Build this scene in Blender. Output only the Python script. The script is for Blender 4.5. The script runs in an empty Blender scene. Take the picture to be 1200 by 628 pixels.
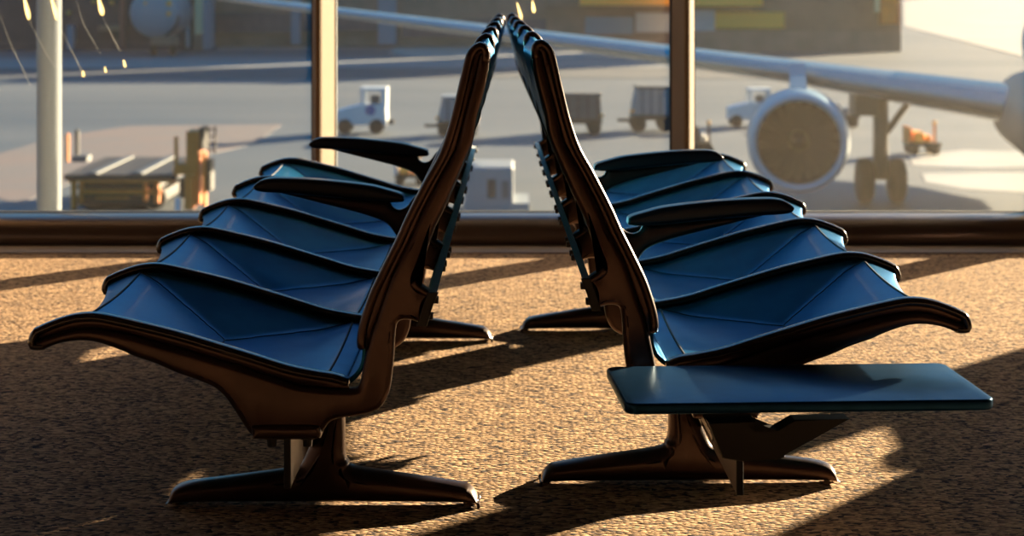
import bpy, bmesh, math, random
from mathutils import Vector, Matrix
random.seed(7)
S = bpy.context.scene
C = S.collection
PI = math.pi

# ------------------------------------------------------------------ camera numbers
F = 2274.0            # focal length in pixels of the 1200 px frame
HOR = -22.0           # row of the horizon (above the frame: lens shifted down)
H = 670.0 / 665.0     # eye height
G = -4.8              # apron level outside

def ground(px, py, z=G):
    d = F * (H - z) / (py - HOR)
    return Vector(((px - 600) / F * d, d, z))

def at(px, py, d):
    return Vector(((px - 600) / F * d, d, H - (py - HOR) / F * d))

# ------------------------------------------------------------------ materials
def mat(name, color, rough=0.5, metal=0.0, spec=0.5, coat=0.0, sheen=0.0):
    m = bpy.data.materials.new(name); m.use_nodes = True
    b = m.node_tree.nodes['Principled BSDF']
    b.inputs['Base Color'].default_value = (*color, 1)
    b.inputs['Roughness'].default_value = rough
    b.inputs['Metallic'].default_value = metal
    b.inputs['Specular IOR Level'].default_value = spec
    b.inputs['Coat Weight'].default_value = coat
    b.inputs['Coat Roughness'].default_value = 0.12
    b.inputs['Sheen Weight'].default_value = sheen
    return m

def noise_mat(name, c1, c2, scale, rough=0.6, metal=0.0, bump=0.0, stretch=(1, 1, 1), detail=4.0, lo=0.35, hi=0.65,
              bscale=None, spec=0.5, coat=0.0, bdist=0.002):
    m = mat(name, c1, rough, metal, spec, coat)
    nt = m.node_tree; N = nt.nodes; L = nt.links
    b = N['Principled BSDF']
    tc = N.new('ShaderNodeTexCoord'); mp = N.new('ShaderNodeMapping')
    mp.inputs['Scale'].default_value = stretch
    L.new(tc.outputs['Object'], mp.inputs['Vector'])
    n = N.new('ShaderNodeTexNoise'); n.inputs['Scale'].default_value = scale; n.inputs['Detail'].default_value = detail
    L.new(mp.outputs[0], n.inputs['Vector'])
    r = N.new('ShaderNodeValToRGB')
    r.color_ramp.elements[0].position = lo; r.color_ramp.elements[0].color = (*c1, 1)
    r.color_ramp.elements[1].position = hi; r.color_ramp.elements[1].color = (*c2, 1)
    L.new(n.outputs['Fac'], r.inputs[0]); L.new(r.outputs[0], b.inputs['Base Color'])
    if bump:
        n2 = N.new('ShaderNodeTexNoise'); n2.inputs['Scale'].default_value = bscale or scale
        n2.inputs['Detail'].default_value = 3
        L.new(mp.outputs[0], n2.inputs['Vector'])
        bp = N.new('ShaderNodeBump'); bp.inputs['Strength'].default_value = bump; bp.inputs['Distance'].default_value = bdist
        L.new(n2.outputs['Fac'], bp.inputs['Height']); L.new(bp.outputs[0], b.inputs['Normal'])
    return m

M = {}
M['casting'] = noise_mat('bronze_black_casting', (0.062, 0.036, 0.030), (0.095, 0.054, 0.043), 9, rough=0.3, metal=0.75, coat=0.1)
M['rail'] = mat('glossy_black_rail', (0.030, 0.017, 0.014), 0.2, 0.25, 0.6, 0.5)
M['leather'] = noise_mat('dark_blue_leather', (0.006, 0.105, 0.19), (0.009, 0.135, 0.235), 14, rough=0.36, metal=0.6, bump=0.08, bscale=420, spec=0.55, coat=0.12, bdist=0.001)
M['leather'].node_tree.nodes['Principled BSDF'].inputs['Specular Tint'].default_value = (0.12, 0.55, 1.0, 1)
M['seam'] = mat('seam_thread', (0.004, 0.006, 0.012), 0.7)
M['pad'] = mat('black_arm_pad', (0.006, 0.006, 0.012), 0.3, 0, 0.6)
M['table'] = noise_mat('dark_laminate', (0.005, 0.028, 0.075), (0.007, 0.036, 0.095), 30, rough=0.3, spec=0.4, metal=0.5)
M['table'].node_tree.nodes['Principled BSDF'].inputs['Specular Tint'].default_value = (0.3, 0.7, 1.0, 1)
M['black'] = mat('matt_black_steel', (0.012, 0.009, 0.009), 0.45, 0.2)
M['greybar'] = mat('grey_painted_steel', (0.75, 0.76, 0.77), 0.4, 0.0)
M['beam'] = mat('beam_steel', (0.16, 0.125, 0.10), 0.4, 0.6)
M['steel'] = mat('bright_steel', (0.7, 0.68, 0.64), 0.2, 1.0)
M['wall'] = noise_mat('dim_wall_paint', (0.045, 0.035, 0.038), (0.055, 0.043, 0.045), 2, rough=0.8)
M['ceil'] = noise_mat('dim_ceiling', (0.04, 0.035, 0.04), (0.05, 0.045, 0.05), 2, rough=0.9)
M['sill'] = noise_mat('brown_anodised_sill', (0.10, 0.066, 0.052), (0.125, 0.08, 0.062), 3, rough=0.33, metal=0.35, coat=0.4, stretch=(0.2, 1, 1))
M['mull'] = noise_mat('anodised_mullion', (0.155, 0.100, 0.058), (0.175, 0.115, 0.068), 3, rough=0.75, metal=0.0, spec=0.15)
M['gasket'] = mat('black_gasket', (0.006, 0.006, 0.007), 0.6)
M['strip'] = mat('floor_strip_metal', (0.30, 0.22, 0.16), 0.5, 0.2)

# ------------------------------------------------------------------ object helpers
def link(name, me, material=None, parent=None):
    o = bpy.data.objects.new(name, me); C.objects.link(o)
    if material is not None and me is not None and not me.materials: me.materials.append(material)
    if parent is not None: o.parent = parent
    return o

def obj(name, bm, material, parent=None, smooth=True, sx=1):
    if sx == -1:
        bmesh.ops.transform(bm, matrix=Matrix.Diagonal((-1, 1, 1, 1)), verts=bm.verts)
        bmesh.ops.reverse_faces(bm, faces=bm.faces)
    me = bpy.data.meshes.new(name); bm.to_mesh(me); bm.free()
    for p in me.polygons: p.use_smooth = smooth
    return link(name, me, material, parent)

def thing(name, label, cat, loc=(0, 0, 0), rz=0.0, group=None):
    o = bpy.data.objects.new(name, None); C.objects.link(o)
    o.empty_display_size = 0.1
    o.location = loc; o.rotation_euler = (0, 0, rz)
    o['label'] = label; o['category'] = cat
    if group: o['group'] = group
    return o

def tag(o, label, cat, group=None):
    o['label'] = label; o['category'] = cat
    if group: o['group'] = group
    return o

def struct(name, bm, material, smooth=False):
    o = obj(name, bm, material, None, smooth); o['kind'] = 'structure'; return o

def add_box(bm, x0, x1, y0, y1, z0, z1, bevel=0.0, seg=2, mat_=None):
    v = [bm.verts.new((x, y, z)) for x in (x0, x1) for y in (y0, y1) for z in (z0, z1)]
    fs = [(0, 1, 3, 2), (4, 6, 7, 5), (0, 4, 5, 1), (2, 3, 7, 6), (0, 2, 6, 4), (1, 5, 7, 3)]
    faces = [bm.faces.new([v[i] for i in f]) for f in fs]
    if mat_ is not None: bmesh.ops.transform(bm, matrix=mat_, verts=v)
    if bevel:
        es = list({e for f in faces for e in f.edges})
        bmesh.ops.bevel(bm, geom=es, offset=bevel, segments=seg, affect='EDGES', profile=0.5)
    return bm

def box(x0, x1, y0, y1, z0, z1, bevel=0.0, seg=2):
    bm = bmesh.new(); return add_box(bm, x0, x1, y0, y1, z0, z1, bevel, seg)

def spline(pts, n=6, closed=False):
    P = [Vector((p[0], p[1])) for p in pts]; out = []
    m = len(P)
    for i in range(m if closed else m - 1):
        if closed: a, b, c, d = P[(i - 1) % m], P[i], P[(i + 1) % m], P[(i + 2) % m]
        else: a, b, c, d = P[max(i - 1, 0)], P[i], P[i + 1], P[min(i + 2, m - 1)]
        for k in range(n):
            t = k / n
            # centripetal-ish: plain catmull with reduced tension
            q = 0.5 * ((2 * b) + (-a + c) * t + (2 * a - 5 * b + 4 * c - d) * t * t + (-a + 3 * b - 3 * c + d) * t ** 3)
            out.append(q)
    if not closed: out.append(P[-1])
    return out

def resample(P, n):
    L = [0.0]
    for a, b in zip(P, P[1:]): L.append(L[-1] + (b - a).length)
    out = []; j = 0
    for i in range(n):
        s = L[-1] * i / (n - 1)
        while j < len(P) - 2 and L[j + 1] < s: j += 1
        t = (s - L[j]) / max(L[j + 1] - L[j], 1e-9)
        out.append(P[j].lerp(P[j + 1], min(max(t, 0), 1)))
    return out

def add_plate(bm, outline, y0, y1, r, seg=4):
    """closed outline (x,z) extruded in y with rounded rims of radius r"""
    P = [Vector((p[0], p[1])) for p in outline]; n = len(P)
    area = sum(P[i].x * P[(i + 1) % n].y - P[(i + 1) % n].x * P[i].y for i in range(n))
    if area < 0: P.reverse()
    nor = []
    for i in range(n):
        t = (P[(i + 1) % n] - P[i - 1])
        if t.length < 1e-9: t = Vector((1, 0))
        t.normalize(); nor.append(Vector((t.y, -t.x)))
    r = min(r, (y1 - y0) / 2)
    # the rounding may not eat more than a share of the local width
    lim = []
    for i in range(n):
        best = 1e9
        for j in range(n):
            w = P[j] - P[i]; q = -w.dot(nor[i])
            if q > 1e-7: best = min(best, w.length_squared / (2 * q))
        lim.append(min(1.0, 0.75 * best / r))
    for _ in range(4):
        lim = [min(lim[i], (lim[i - 1] + lim[i] * 2 + lim[(i + 1) % n]) / 4) for i in range(n)]
    rings = []
    for k in range(seg + 1):
        a = PI / 2 * k / seg
        rings.append((r * (1 - math.sin(a)), y0 + r * (1 - math.cos(a))))
    rings += [(o, y0 + y1 - y) for o, y in reversed(rings)]
    R = []
    for off, y in rings:
        R.append([bm.verts.new((p.x - m.x * off * l, y, p.y - m.y * off * l)) for p, m, l in zip(P, nor, lim)])
    for A, B in zip(R, R[1:]):
        for i in range(n):
            j = (i + 1) % n
            try: bm.faces.new((A[i], A[j], B[j], B[i]))
            except ValueError: pass
    f0 = bm.faces.new(R[0]); f1 = bm.faces.new(list(reversed(R[-1])))
    bmesh.ops.triangulate(bm, faces=[f0, f1])
    bmesh.ops.recalc_face_normals(bm, faces=bm.faces)
    return bm

def add_sweep(bm, path, hn, hy, yc=0.0, sides=14, power=2.0, endcap=4):
    """path of (x,z); elliptic section hn (in-plane half) x hy (y half), rounded ends"""
    P = path; n = len(P); rings = []
    T = []
    for i in range(n):
        t = P[min(i + 1, n - 1)] - P[max(i - 1, 0)]
        t.normalize(); T.append(t)
    secs = []
    for k in range(endcap):
        a = PI / 2 * (k + 0.25) / endcap
        secs.append((P[0] - T[0] * hn * math.cos(a), T[0], math.sin(a)))
    for i in range(n): secs.append((P[i], T[i], 1.0))
    for k in reversed(range(endcap)):
        a = PI / 2 * (k + 0.25) / endcap
        secs.append((P[-1] + T[-1] * hn * math.cos(a), T[-1], math.sin(a)))
    for p, t, s in secs:
        m = Vector((-t.y, t.x)); ring = []
        for j in range(sides):
            a = 2 * PI * j / sides
            c, q = math.cos(a), math.sin(a)
            c = math.copysign(abs(c) ** (2 / power), c); q = math.copysign(abs(q) ** (2 / power), q)
            w = p + m * (hn * s * c)
            ring.append(bm.verts.new((w.x, yc + hy * (0.35 + 0.65 * s if s < 1 else 1) * q * (s if s < 1 else 1), w.y)))
        rings.append(ring)
    for A, B in zip(rings, rings[1:]):
        for j in range(sides):
            bm.faces.new((A[j], A[(j + 1) % sides], B[(j + 1) % sides], B[j]))
    bm.faces.new(rings[0]); bm.faces.new(list(reversed(rings[-1])))
    bmesh.ops.recalc_face_normals(bm, faces=bm.faces)
    return bm

def add_tube(bm, pts, rad, sides=8):
    P = [Vector(p) for p in pts]; n = len(P)
    R = rad if isinstance(rad, (list, tuple)) else [rad] * n
    rings = []; up = None
    for i in range(n):
        t = (P[min(i + 1, n - 1)] - P[max(i - 1, 0)]).normalized()
        ref = Vector((0, 0, 1)) if abs(t.z) < 0.9 else Vector((1, 0, 0))
        if up is None: u = t.cross(ref).normalized()
        else:
            u = up - t * up.dot(t); u.normalize()
        up = u; w = t.cross(u)
        rings.append([bm.verts.new(P[i] + (u * math.cos(2 * PI * j / sides) + w * math.sin(2 * PI * j / sides)) * R[i]) for j in range(sides)])
    for A, B in zip(rings, rings[1:]):
        for j in range(sides): bm.faces.new((A[j], A[(j + 1) % sides], B[(j + 1) % sides], B[j]))
    bm.faces.new(list(reversed(rings[0]))); bm.faces.new(rings[-1])
    return bm

def add_lathe(bm, prof, axis_o, axis_d, sides=32, caps=True):
    """prof: list of (t along axis, radius)"""
    d = Vector(axis_d).normalized(); o = Vector(axis_o)
    ref = Vector((0, 0, 1)) if abs(d.z) < 0.9 else Vector((1, 0, 0))
    u = d.cross(ref).normalized(); w = d.cross(u)
    rings = []
    for t, r in prof:
        rings.append([bm.verts.new(o + d * t + (u * math.cos(2 * PI * j / sides) + w * math.sin(2 * PI * j / sides)) * max(r, 1e-4)) for j in range(sides)])
    for A, B in zip(rings, rings[1:]):
        for j in range(sides): bm.faces.new((A[j], A[(j + 1) % sides], B[(j + 1) % sides], B[j]))
    if caps:
        bm.faces.new(list(reversed(rings[0]))); bm.faces.new(rings[-1])
    bmesh.ops.recalc_face_normals(bm, faces=bm.faces)
    return bm

# ------------------------------------------------------------------ the seat rows
# profile of a seat frame, measured in the plane of the nearest frame (P px per metre)
PX = 665.0
def L2(px, py, r=1.0):
    x0 = 617 + (px - 617) * r; y0 = HOR + (py - HOR) * r
    return Vector(((x0 - 380) / PX, (670 - (y0 - HOR)) / PX))
PITCH = 0.6

seat_top = [(33.8, 399), (35.5, 390), (44, 383.4), (60, 376), (80.5, 369), (98, 366), (117, 366), (139, 370), (163, 375.5), (208, 386.5),
            (255.5, 400.5), (303, 415), (340, 426.5), (371.6, 433), (394, 436.5), (408, 441)]
back_front = [(420, 405), (419.5, 397), (423, 378), (434, 344), (450, 310), (465, 280), (477, 253), (498, 212), (515.6, 180), (527, 147), (537, 107),
              (544.6, 73.5), (549, 60), (557, 51.5), (566, 48.5), (573.6, 53), (576.5, 61), (576, 71)]

def off_path(pts, d, n=None):
    """spline of pixel points turned local, moved by d metres to its right side"""
    Q = spline([L2(*p) for p in pts], 8)
    out = []
    for i in range(len(Q)):
        t = Q[min(i + 1, len(Q) - 1)] - Q[max(i - 1, 0)]
        t.normalize(); out.append(Q[i] + Vector((t.y, -t.x)) * d)
    return resample(out, n) if n else out

BH = 0.0085           # half height of the bead
body_out = [(40, 402), (52, 396.5), (68, 391), (84, 386), (98, 383.5), (116, 384), (139, 387.5), (160, 392), (190, 400.5), (224, 410), (271, 424), (320, 439.5),
            (350, 449), (380, 453), (411, 454), (422, 451), (427, 431), (431, 412), (437, 388), (445, 366), (460, 323), (480, 283), (497, 245), (517, 207), (535, 175), (547, 130),
            (557, 92), (563, 66), (569, 62), (575, 68), (572.5, 91), (566, 118), (560, 140), (556, 165), (547.7, 187), (537, 212), (523, 243), (510, 270), (498, 305), (490, 326),
            (493, 334), (500, 339), (505, 342), (501, 357), (495, 375), (484, 374), (473, 374), (467, 379), (464.5, 395), (463.5, 415), (460.7, 442), (457.6, 459), (450, 473.5), (438, 482),
            (421, 486), (398, 489.5), (388, 494), (382, 502), (377, 510), (370, 513.5), (345, 514), (318, 514), (302, 513), (296, 508), (289, 499), (280, 484.6), (267, 465.5), (256, 455),
            (247, 450), (231, 443.5), (208, 435.5), (184, 425), (160, 417), (147, 411), (122, 402), (103, 398.5), (84, 399.5), (68, 403), (54, 408.5), (45.5, 410), (39.5, 408)]

def make_row(sx, root, arms, beam_y0, bases, ns=5):
    yl = PITCH * ns
    # ---- one side frame with its rails
    def frame_mesh():
        bm = bmesh.new()
        out = spline([L2(*p) for p in body_out], 4, True)
        add_plate(bm, out, -0.016, 0.016, 0.011, 5)
        # thin web that fills the channel between rail and casting
        w = off_path(seat_top, BH)[6:]
        wb = [L2(*p) for p in body_out[1:15]]
        add_plate(bm, w + list(reversed(wb)), -0.006, 0.006, 0.001, 1)
        w = off_path(back_front, BH)[8:-6]
        wb = [L2(*p) for p in body_out[17:29]]
        add_plate(bm, w + list(reversed(wb)), -0.006, 0.006, 0.001, 1)
        # moulded clamp foot under the casting
        foot = [L2(*p) for p in ((298, 499), (302, 495.5), (340, 495), (372, 495.5), (378, 499), (379, 507), (374, 511), (340, 511.5), (304, 511.5), (299, 508))]
        add_plate(bm, spline(foot, 4, True), -0.026, 0.026, 0.010, 5)
        # boss rib by the long back bar
        add_plate(bm, spline([L2(*p) for p in ((483, 331), (489, 326), (494, 332), (505, 340), (503, 346), (492, 341), (485, 337))], 4, True), -0.021, 0.021, 0.008, 4)
        return bm
    fr = obj('side_frame', frame_mesh(), M['casting'], root, sx=sx)
    bm = bmesh.new()
    p = off_path(seat_top, BH, 70)
    tipx = [L2(*q) for q in ((52, 404.5), (44, 404.8), (39.5, 403))]
    p = resample(spline([*tipx] + p[2:], 3), 110)
    add_sweep(bm, p, BH, 0.0175, power=2.4)
    sr = obj('seat_rail', bm, M['rail'], fr, sx=sx)
    bm = bmesh.new()
    p = off_path(back_front, BH, 100)
    add_sweep(bm, p, BH, 0.0175, power=2.4)
    br = obj('back_rail', bm, M['casting'], fr, sx=sx)
    frames = [fr]
    for k in range(1, ns + 1):
        f = fr.copy(); C.objects.link(f); f.parent = root; f.location = (0, PITCH * k, 0)
        for ch in (sr, br):
            c = ch.copy(); C.objects.link(c); c.parent = f
        frames.append(f)
    # ---- seat cushions: a slung hide with a Y-shaped fold
    NU, NV = 110, 56
    sp = off_path(seat_top, 0.0145, NU)
    xs_front = L2(91, 0).x; xs_back = L2(380, 0).x; xc = L2(224, 0).x
    def smin(a, b, k=0.07):
        h = max(k - abs(a - b), 0) / k
        return min(a, b) - h * h * k * 0.25
    def sag(x, v):
        if x < xs_front: a = 0.0
        elif x > xs_back: a = 0.0
        elif x < xc: a = (x - xs_front) / (xc - xs_front)
        else: a = (xs_back - x) / (xs_back - xc)
        b = min(1.0, min(v, 1 - v) / 0.31)
        s = max(0.0, smin(a, b, 0.06))
        base = 0.010 * math.sin(PI * min(max(v, 0), 1)) ** 0.8
        return base + 0.066 * s
    def hem(i, v):
        # concave front hem: the edge draws back between the rails
        return 0.034 * (math.sin(PI * v) ** 0.9) * max(0.0, 1 - i / (NU * 0.16)) ** 1.0
    def seat_pt(i, v):
        p = sp[i]
        x = p.x + hem(i, v)
        return Vector((x, 0.012 + v * (PITCH - 0.024), p.y - sag(p.x, v)))
    def seat_mesh():
        bm = bmesh.new()
        g = [[bm.verts.new(seat_pt(i, j / NV)) for j in range(NV + 1)] for i in range(NU)]
        for i in range(NU - 1):
            for j in range(NV):
                bm.faces.new((g[i][j], g[i + 1][j], g[i + 1][j + 1], g[i][j + 1]))
        bmesh.ops.recalc_face_normals(bm, faces=bm.faces)
        bm.normal_update()
        if sum(f.normal.z for f in bm.faces) < 0: bmesh.ops.reverse_faces(bm, faces=bm.faces)
        return bm
    sc = obj('seat_cushion', seat_mesh(), M['leather'], root, sx=sx)
    so = sc.modifiers.new('thick', 'SOLIDIFY'); so.thickness = 0.014; so.offset = -1
    def idx(x):
        return min(range(12, NU), key=lambda i: abs(sp[i].x - x))
    up = Vector((0, 0, 0.0006)); seams = []
    def seam(pts, r):
        bm = bmesh.new(); add_tube(bm, pts, r, 6); seams.append(obj('seam', bm, M['seam'], sc, sx=sx))
    for xx in (xs_front, xs_back):
        i = idx(xx); seam([seat_pt(i, j / 40) + up for j in range(1, 40)], 0.0022)
    i = idx(xc); seam([seat_pt(i, 0.31 + 0.38 * j / 20) + up for j in range(21)], 0.0015)
    for s in (-1, 1):
        for w_ in (0, 1):
            pts = []
            for j in range(0, 26):
                t = j / 25; v = 0.69 + 0.29 * t
                x = xc + (xs_front - xc if s < 0 else xs_back - xc) * t
                pts.append(seat_pt(idx(x), v if w_ else 1 - v) + up)
            seam(pts, 0.0010)
    # ---- back cushions
    fpath = off_path(back_front, 0.013)
    fpath = [q for q in fpath]
    low = [L2(*q) for q in ((409, 449), (419, 441), (427, 425))]
    rear = [L2(*q) for q in ((574, 76), (570, 92), (563, 120), (555, 150), (549, 172), (537, 200), (523, 230), (508, 262), (495, 297), (487, 322))]
    bp = resample(spline(low + fpath[10::4][:-1] + rear, 4), 130)
    NB = 130
    apex = max(range(NB), key=lambda i: bp[i].y)
    def back_mesh():
        bm = bmesh.new(); g = []
        for i in range(NB):
            t = bp[min(i + 1, NB - 1)] - bp[max(i - 1, 0)]; t.normalize()
            m = Vector((t.y, -t.x))
            row = []
            for j in range(25):
                v = j / 24
                s = math.sin(PI * v) ** 0.8
                if i < apex: a = 0.012 * s * min(1, i / 12)
                else: a = 0.004 * s
                a += 0.006 * s * math.exp(-((i - apex) / 8.0) ** 2)
                seamd = 0.004 * sum(math.exp(-((i - c) / 1.3) ** 2) for c in (24, 58, 80)) if 4 < i < apex else 0
                q = bp[i] + m * (a + seamd)
                row.append(bm.verts.new((q.x, 0.012 + v * (PITCH - 0.024), q.y)))
            g.append(row)
        for i in range(NB - 1):
            for j in range(24):
                bm.faces.new((g[i][j], g[i + 1][j], g[i + 1][j + 1], g[i][j + 1]))
        bmesh.ops.recalc_face_normals(bm, faces=bm.faces)
        return bm
    bc = obj('back_cushion', back_mesh(), M['leather'], root, sx=sx)
    so = bc.modifiers.new('thick', 'SOLIDIFY'); so.thickness = 0.008; so.offset = 0
    for k in range(1, ns):
        for src, kids in ((sc, seams), (bc, ())):
            c = src.copy(); C.objects.link(c); c.parent = root; c.location = (0, PITCH * k, 0)
            for q in kids:
                d = q.copy(); C.objects.link(d); d.parent = c
    # ---- armrests
    R = 1.702
    pad_o = [(366, 169), (369, 165), (377, 161.3), (392, 160.3), (428, 162), (471, 166.6), (490, 171), (503, 175), (505.5, 179), (503, 182.5), (480, 182.5), (440, 178.5), (400, 175), (372, 173)]
    sup_o = [(391, 174), (430, 177), (480, 182), (491, 182), (495, 187.5), (501, 190), (508, 187), (515, 178), (522, 176), (524, 185), (516, 203), (507, 222), (498, 214), (489, 203), (471, 195.5), (445, 188.5), (419, 182)]
    bm = bmesh.new()
    add_plate(bm, spline([L2(*q, R) for q in sup_o], 5, True), -0.013, 0.013, 0.009, 4)
    ar = obj('armrest', bm, M['casting'], root, sx=sx)
    bm = bmesh.new()
    add_plate(bm, spline([L2(*q, R) for q in pad_o], 6, True), -0.027, 0.027, 0.0095, 5)
    pd = obj('arm_pad', bm, M['pad'], ar, sx=sx)
    ar.location = (0, PITCH * arms[0], 0)
    for k in arms[1:]:
        a2 = ar.copy(); C.objects.link(a2); a2.parent = root; a2.location = (0, PITCH * k, 0)
        p2 = pd.copy(); C.objects.link(p2); p2.parent = a2
    # ---- the long grey bar along the backs, with its bolts
    bm = bmesh.new()
    add_plate(bm, [L2(*q) for q in ((504.5, 341), (514, 341), (500.5, 378), (491, 378))], -0.02, yl + 0.02, 0.001, 1)
    obj('back_bar', bm, M['greybar'], root, smooth=False, sx=sx)
    for yc in (-0.028, yl + 0.016):
        bm = bmesh.new()
        add_plate(bm, [L2(*q) for q in ((503.5, 340), (516, 340), (511, 353), (509, 353), (504.5, 366), (507, 366), (502.5, 379), (490, 379))], yc, yc + 0.012, 0.002, 2)
        obj('bar_clamp', bm, M['black'], root, smooth=False, sx=sx)
    bm = box(-0.003, 0.006, -0.011, 0.011, -0.0055, 0.0055, 0.0015, 2)
    bl = obj('bolt', bm, M['black'], root, sx=sx)
    first = True
    for k in range(ns + 1):
        for (px, py) in ((511.5, 351), (505, 370)):
            for dy in ((0.0,) if k in (0, ns) else (-0.035, 0.035)):
                b = bl if first else bl.copy()
                if not first: C.objects.link(b); b.parent = root
                first = False
                q = L2(px, py); b.location = (sx * q.x, PITCH * k + dy, q.y)
    # ---- beam under the seats (T section)
    xb = L2(338.5, 0).x
    for ya, yb_ in [(beam_y0, bases[0] + 0.2)] + [(y - 0.22, y + 0.2) for y in bases[1:]]:
        bm = bmesh.new()
        add_box(bm, xb - 0.0055, xb + 0.0055, ya, yb_, 0.116, 0.205)
        add_box(bm, xb - 0.045, xb + 0.045, ya + 0.02, yb_, 0.203, 0.214)
        be = obj('beam', bm, M['beam'], root, smooth=False, sx=sx)
        bm = box(xb - 0.0062, xb + 0.0062, ya - 0.006, ya + 0.001, 0.1145, 0.2065, 0.0015)
        obj('end_cap', bm, M['black'], be, smooth=False, sx=sx)
    # clamp bolts under each frame, seen below the casting
    for x0 in (L2(320, 0).x, L2(362, 0).x):
        bm = bmesh.new()
        add_lathe(bm, [(0, 0.016), (0.012, 0.016), (0.013, 0.009), (0.026, 0.008)], (0, 0, 0), (0, 0, -1), 12)
        cb = obj('clamp_bolt', bm, M['black'], root, smooth=False)
        cb.location = (sx * x0, 0, 0.2145)
        for k in range(1, ns + 1):
            c = cb.copy(); C.objects.link(c); c.parent = root; c.location = (sx * x0, PITCH * k, 0.2145)
    # ---- bases
    rb = 1.088
    base_o = [(201, 595.5), (198.5, 588), (200.5, 579), (208, 572), (226, 567), (270, 561.5), (330, 553.5), (347, 550), (355, 543), (364, 524), (376, 498), (383, 484), (392, 478), (404, 480),
              (405, 500), (405.5, 532), (409, 543), (418, 550), (470, 558), (538, 568.5), (553, 573.5), (560.5, 583), (561.5, 591), (559, 595.5), (500, 594), (380, 593.5), (260, 594)]
    bm = bmesh.new()
    pts = [L2(*q, rb) for q in base_o]
    pts = [Vector((p.x, max(p.y, 0.006))) for p in pts]
    add_plate(bm, spline(pts, 4, True), -0.032, 0.032, 0.026, 7)
    ba = obj('pedestal_base', bm, M['casting'], root, sx=sx)
    gls = []
    for px in (206, 555):
        bm = bmesh.new()
        add_lathe(bm, [(0, 0.011), (0.003, 0.012), (0.008, 0.012), (0.009, 0.008)], (L2(px, 590, rb).x, 0, 0.0), (0, 0, 1), 14)
        gls.append(obj('glide', bm, M['steel'], ba, sx=sx))
    ba.location = (0, bases[0], 0)
    for yb in bases[1:]:
        b2 = ba.copy(); C.objects.link(b2); b2.parent = root; b2.location = (0, yb, 0)
        for gl in gls:
            g2 = gl.copy(); C.objects.link(g2); g2.parent = b2

D0 = 3.42; D0R = 3.42 * 1.0466
left = thing('airport_bench', 'five-seat blue leather bench facing left, without a side table', 'bench',
             ((380 - 601.5) / PX, D0, 0), -math.atan(11 / F), 'back-to-back airport benches')
make_row(1, left, (2, 4), 0.0, (0.325, 2.03))
right = thing('airport_bench', 'five-seat blue leather bench facing right with a dark side table on its near end', 'bench',
              ((809.5 - 600) / F * D0R, D0R, 0), math.atan(40 / F), 'back-to-back airport benches')
make_row(-1, right, (1, 3), -0.205, (0.325, 2.03))

third = thing('airport_bench', 'short two-seat blue leather bench facing left, beyond the right edge, shading the carpet there', 'bench',
              (2.51, D0 + 1.46, 0), -math.atan(17 / F), 'back-to-back airport benches')
make_row(1, third, (1,), 0.0, (0.325,), 2)

# side table on the near end of the right bench
def rounded_rect(x0, x1, y0, y1, r, n=6):
    out = []
    for cx, cy, a0 in ((x1 - r, y1 - r, 0), (x0 + r, y1 - r, 90), (x0 + r, y0 + r, 180), (x1 - r, y0 + r, 270)):
        for k in range(n + 1):
            a = math.radians(a0 + 90 * k / n); out.append((cx + r * math.cos(a), cy + r * math.sin(a)))
    return out
bm = bmesh.new()
add_plate(bm, rounded_rect(-0.155, 0.468, -0.165, 0.15, 0.022), -0.0185, 0.0, 0.004, 3)
bmesh.ops.transform(bm, matrix=Matrix(((1, 0, 0, 0), (0, 0, 1, 0), (0, 1, 0, 0), (0, 0, 0, 1))), verts=bm.verts)
bmesh.ops.recalc_face_normals(bm, faces=bm.faces)
tb = obj('side_table', bm, M['table'], right)
tb.location = (0, -0.195, 0.308); tb.rotation_euler = (0, 0, math.radians(2.2))
# bracket: dark gusset with a slot, standing on the beam
dbr = 3.40
br = [at(x, y, dbr) for x, y in ((822, 486), (838, 527), (862, 531), (905, 529), (912, 523), (986, 483.5), (922, 483.5), (902, 495), (874, 495), (868, 489), (876, 484))]
bx = right.location.x
bm = bmesh.new()
add_plate(bm, [(p.x - bx, p.z - 0.308) for p in br], -0.05, -0.006, 0.002, 1)
add_plate(bm, [(p.x - bx, p.z - 0.308) for p in [at(x, y, dbr) for x, y in ((903, 522), (911, 520), (913, 530), (908, 531))]], -0.03, -0.015, 0.001, 1)
obj('bracket', bm, M['black'], tb, smooth=False)

# ------------------------------------------------------------------ room
XW, YB, YW, ZC = 8.0, -5.0, 7.50, 4.6
carpet = mat('loop_pile_carpet', (0.5, 0.34, 0.22), 0.95, 0, 0.1)
nt = carpet.node_tree; N = nt.nodes; Lk = nt.links; b = N['Principled BSDF']
tc = N.new('ShaderNodeTexCoord'); mp = N.new('ShaderNodeMapping'); mp.inputs['Scale'].default_value = (0.55, 1.0, 1.0)
Lk.new(tc.outputs['Object'], mp.inputs['Vector'])
n1 = N.new('ShaderNodeTexVoronoi'); n1.inputs['Scale'].default_value = 150; n1.inputs['Randomness'].default_value = 1.0
Lk.new(mp.outputs[0], n1.inputs['Vector'])
sp_ = N.new('ShaderNodeSeparateColor'); Lk.new(n1.outputs['Color'], sp_.inputs[0])
rp = N.new('ShaderNodeValToRGB')
e = rp.color_ramp.elements
e[0].position = 0.05; e[0].color = (0.05, 0.04, 0.045, 1)
e[1].position = 0.95; e[1].color = (0.80, 0.515, 0.30, 1)
x = rp.color_ramp.elements.new(0.45); x.color = (0.43, 0.262, 0.15, 1)
Lk.new(sp_.outputs[0], rp.inputs[0])
n2 = N.new('ShaderNodeTexNoise'); n2.inputs['Scale'].default_value = 3.0; n2.inputs['Detail'].default_value = 5
Lk.new(tc.outputs['Object'], n2.inputs['Vector'])
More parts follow.
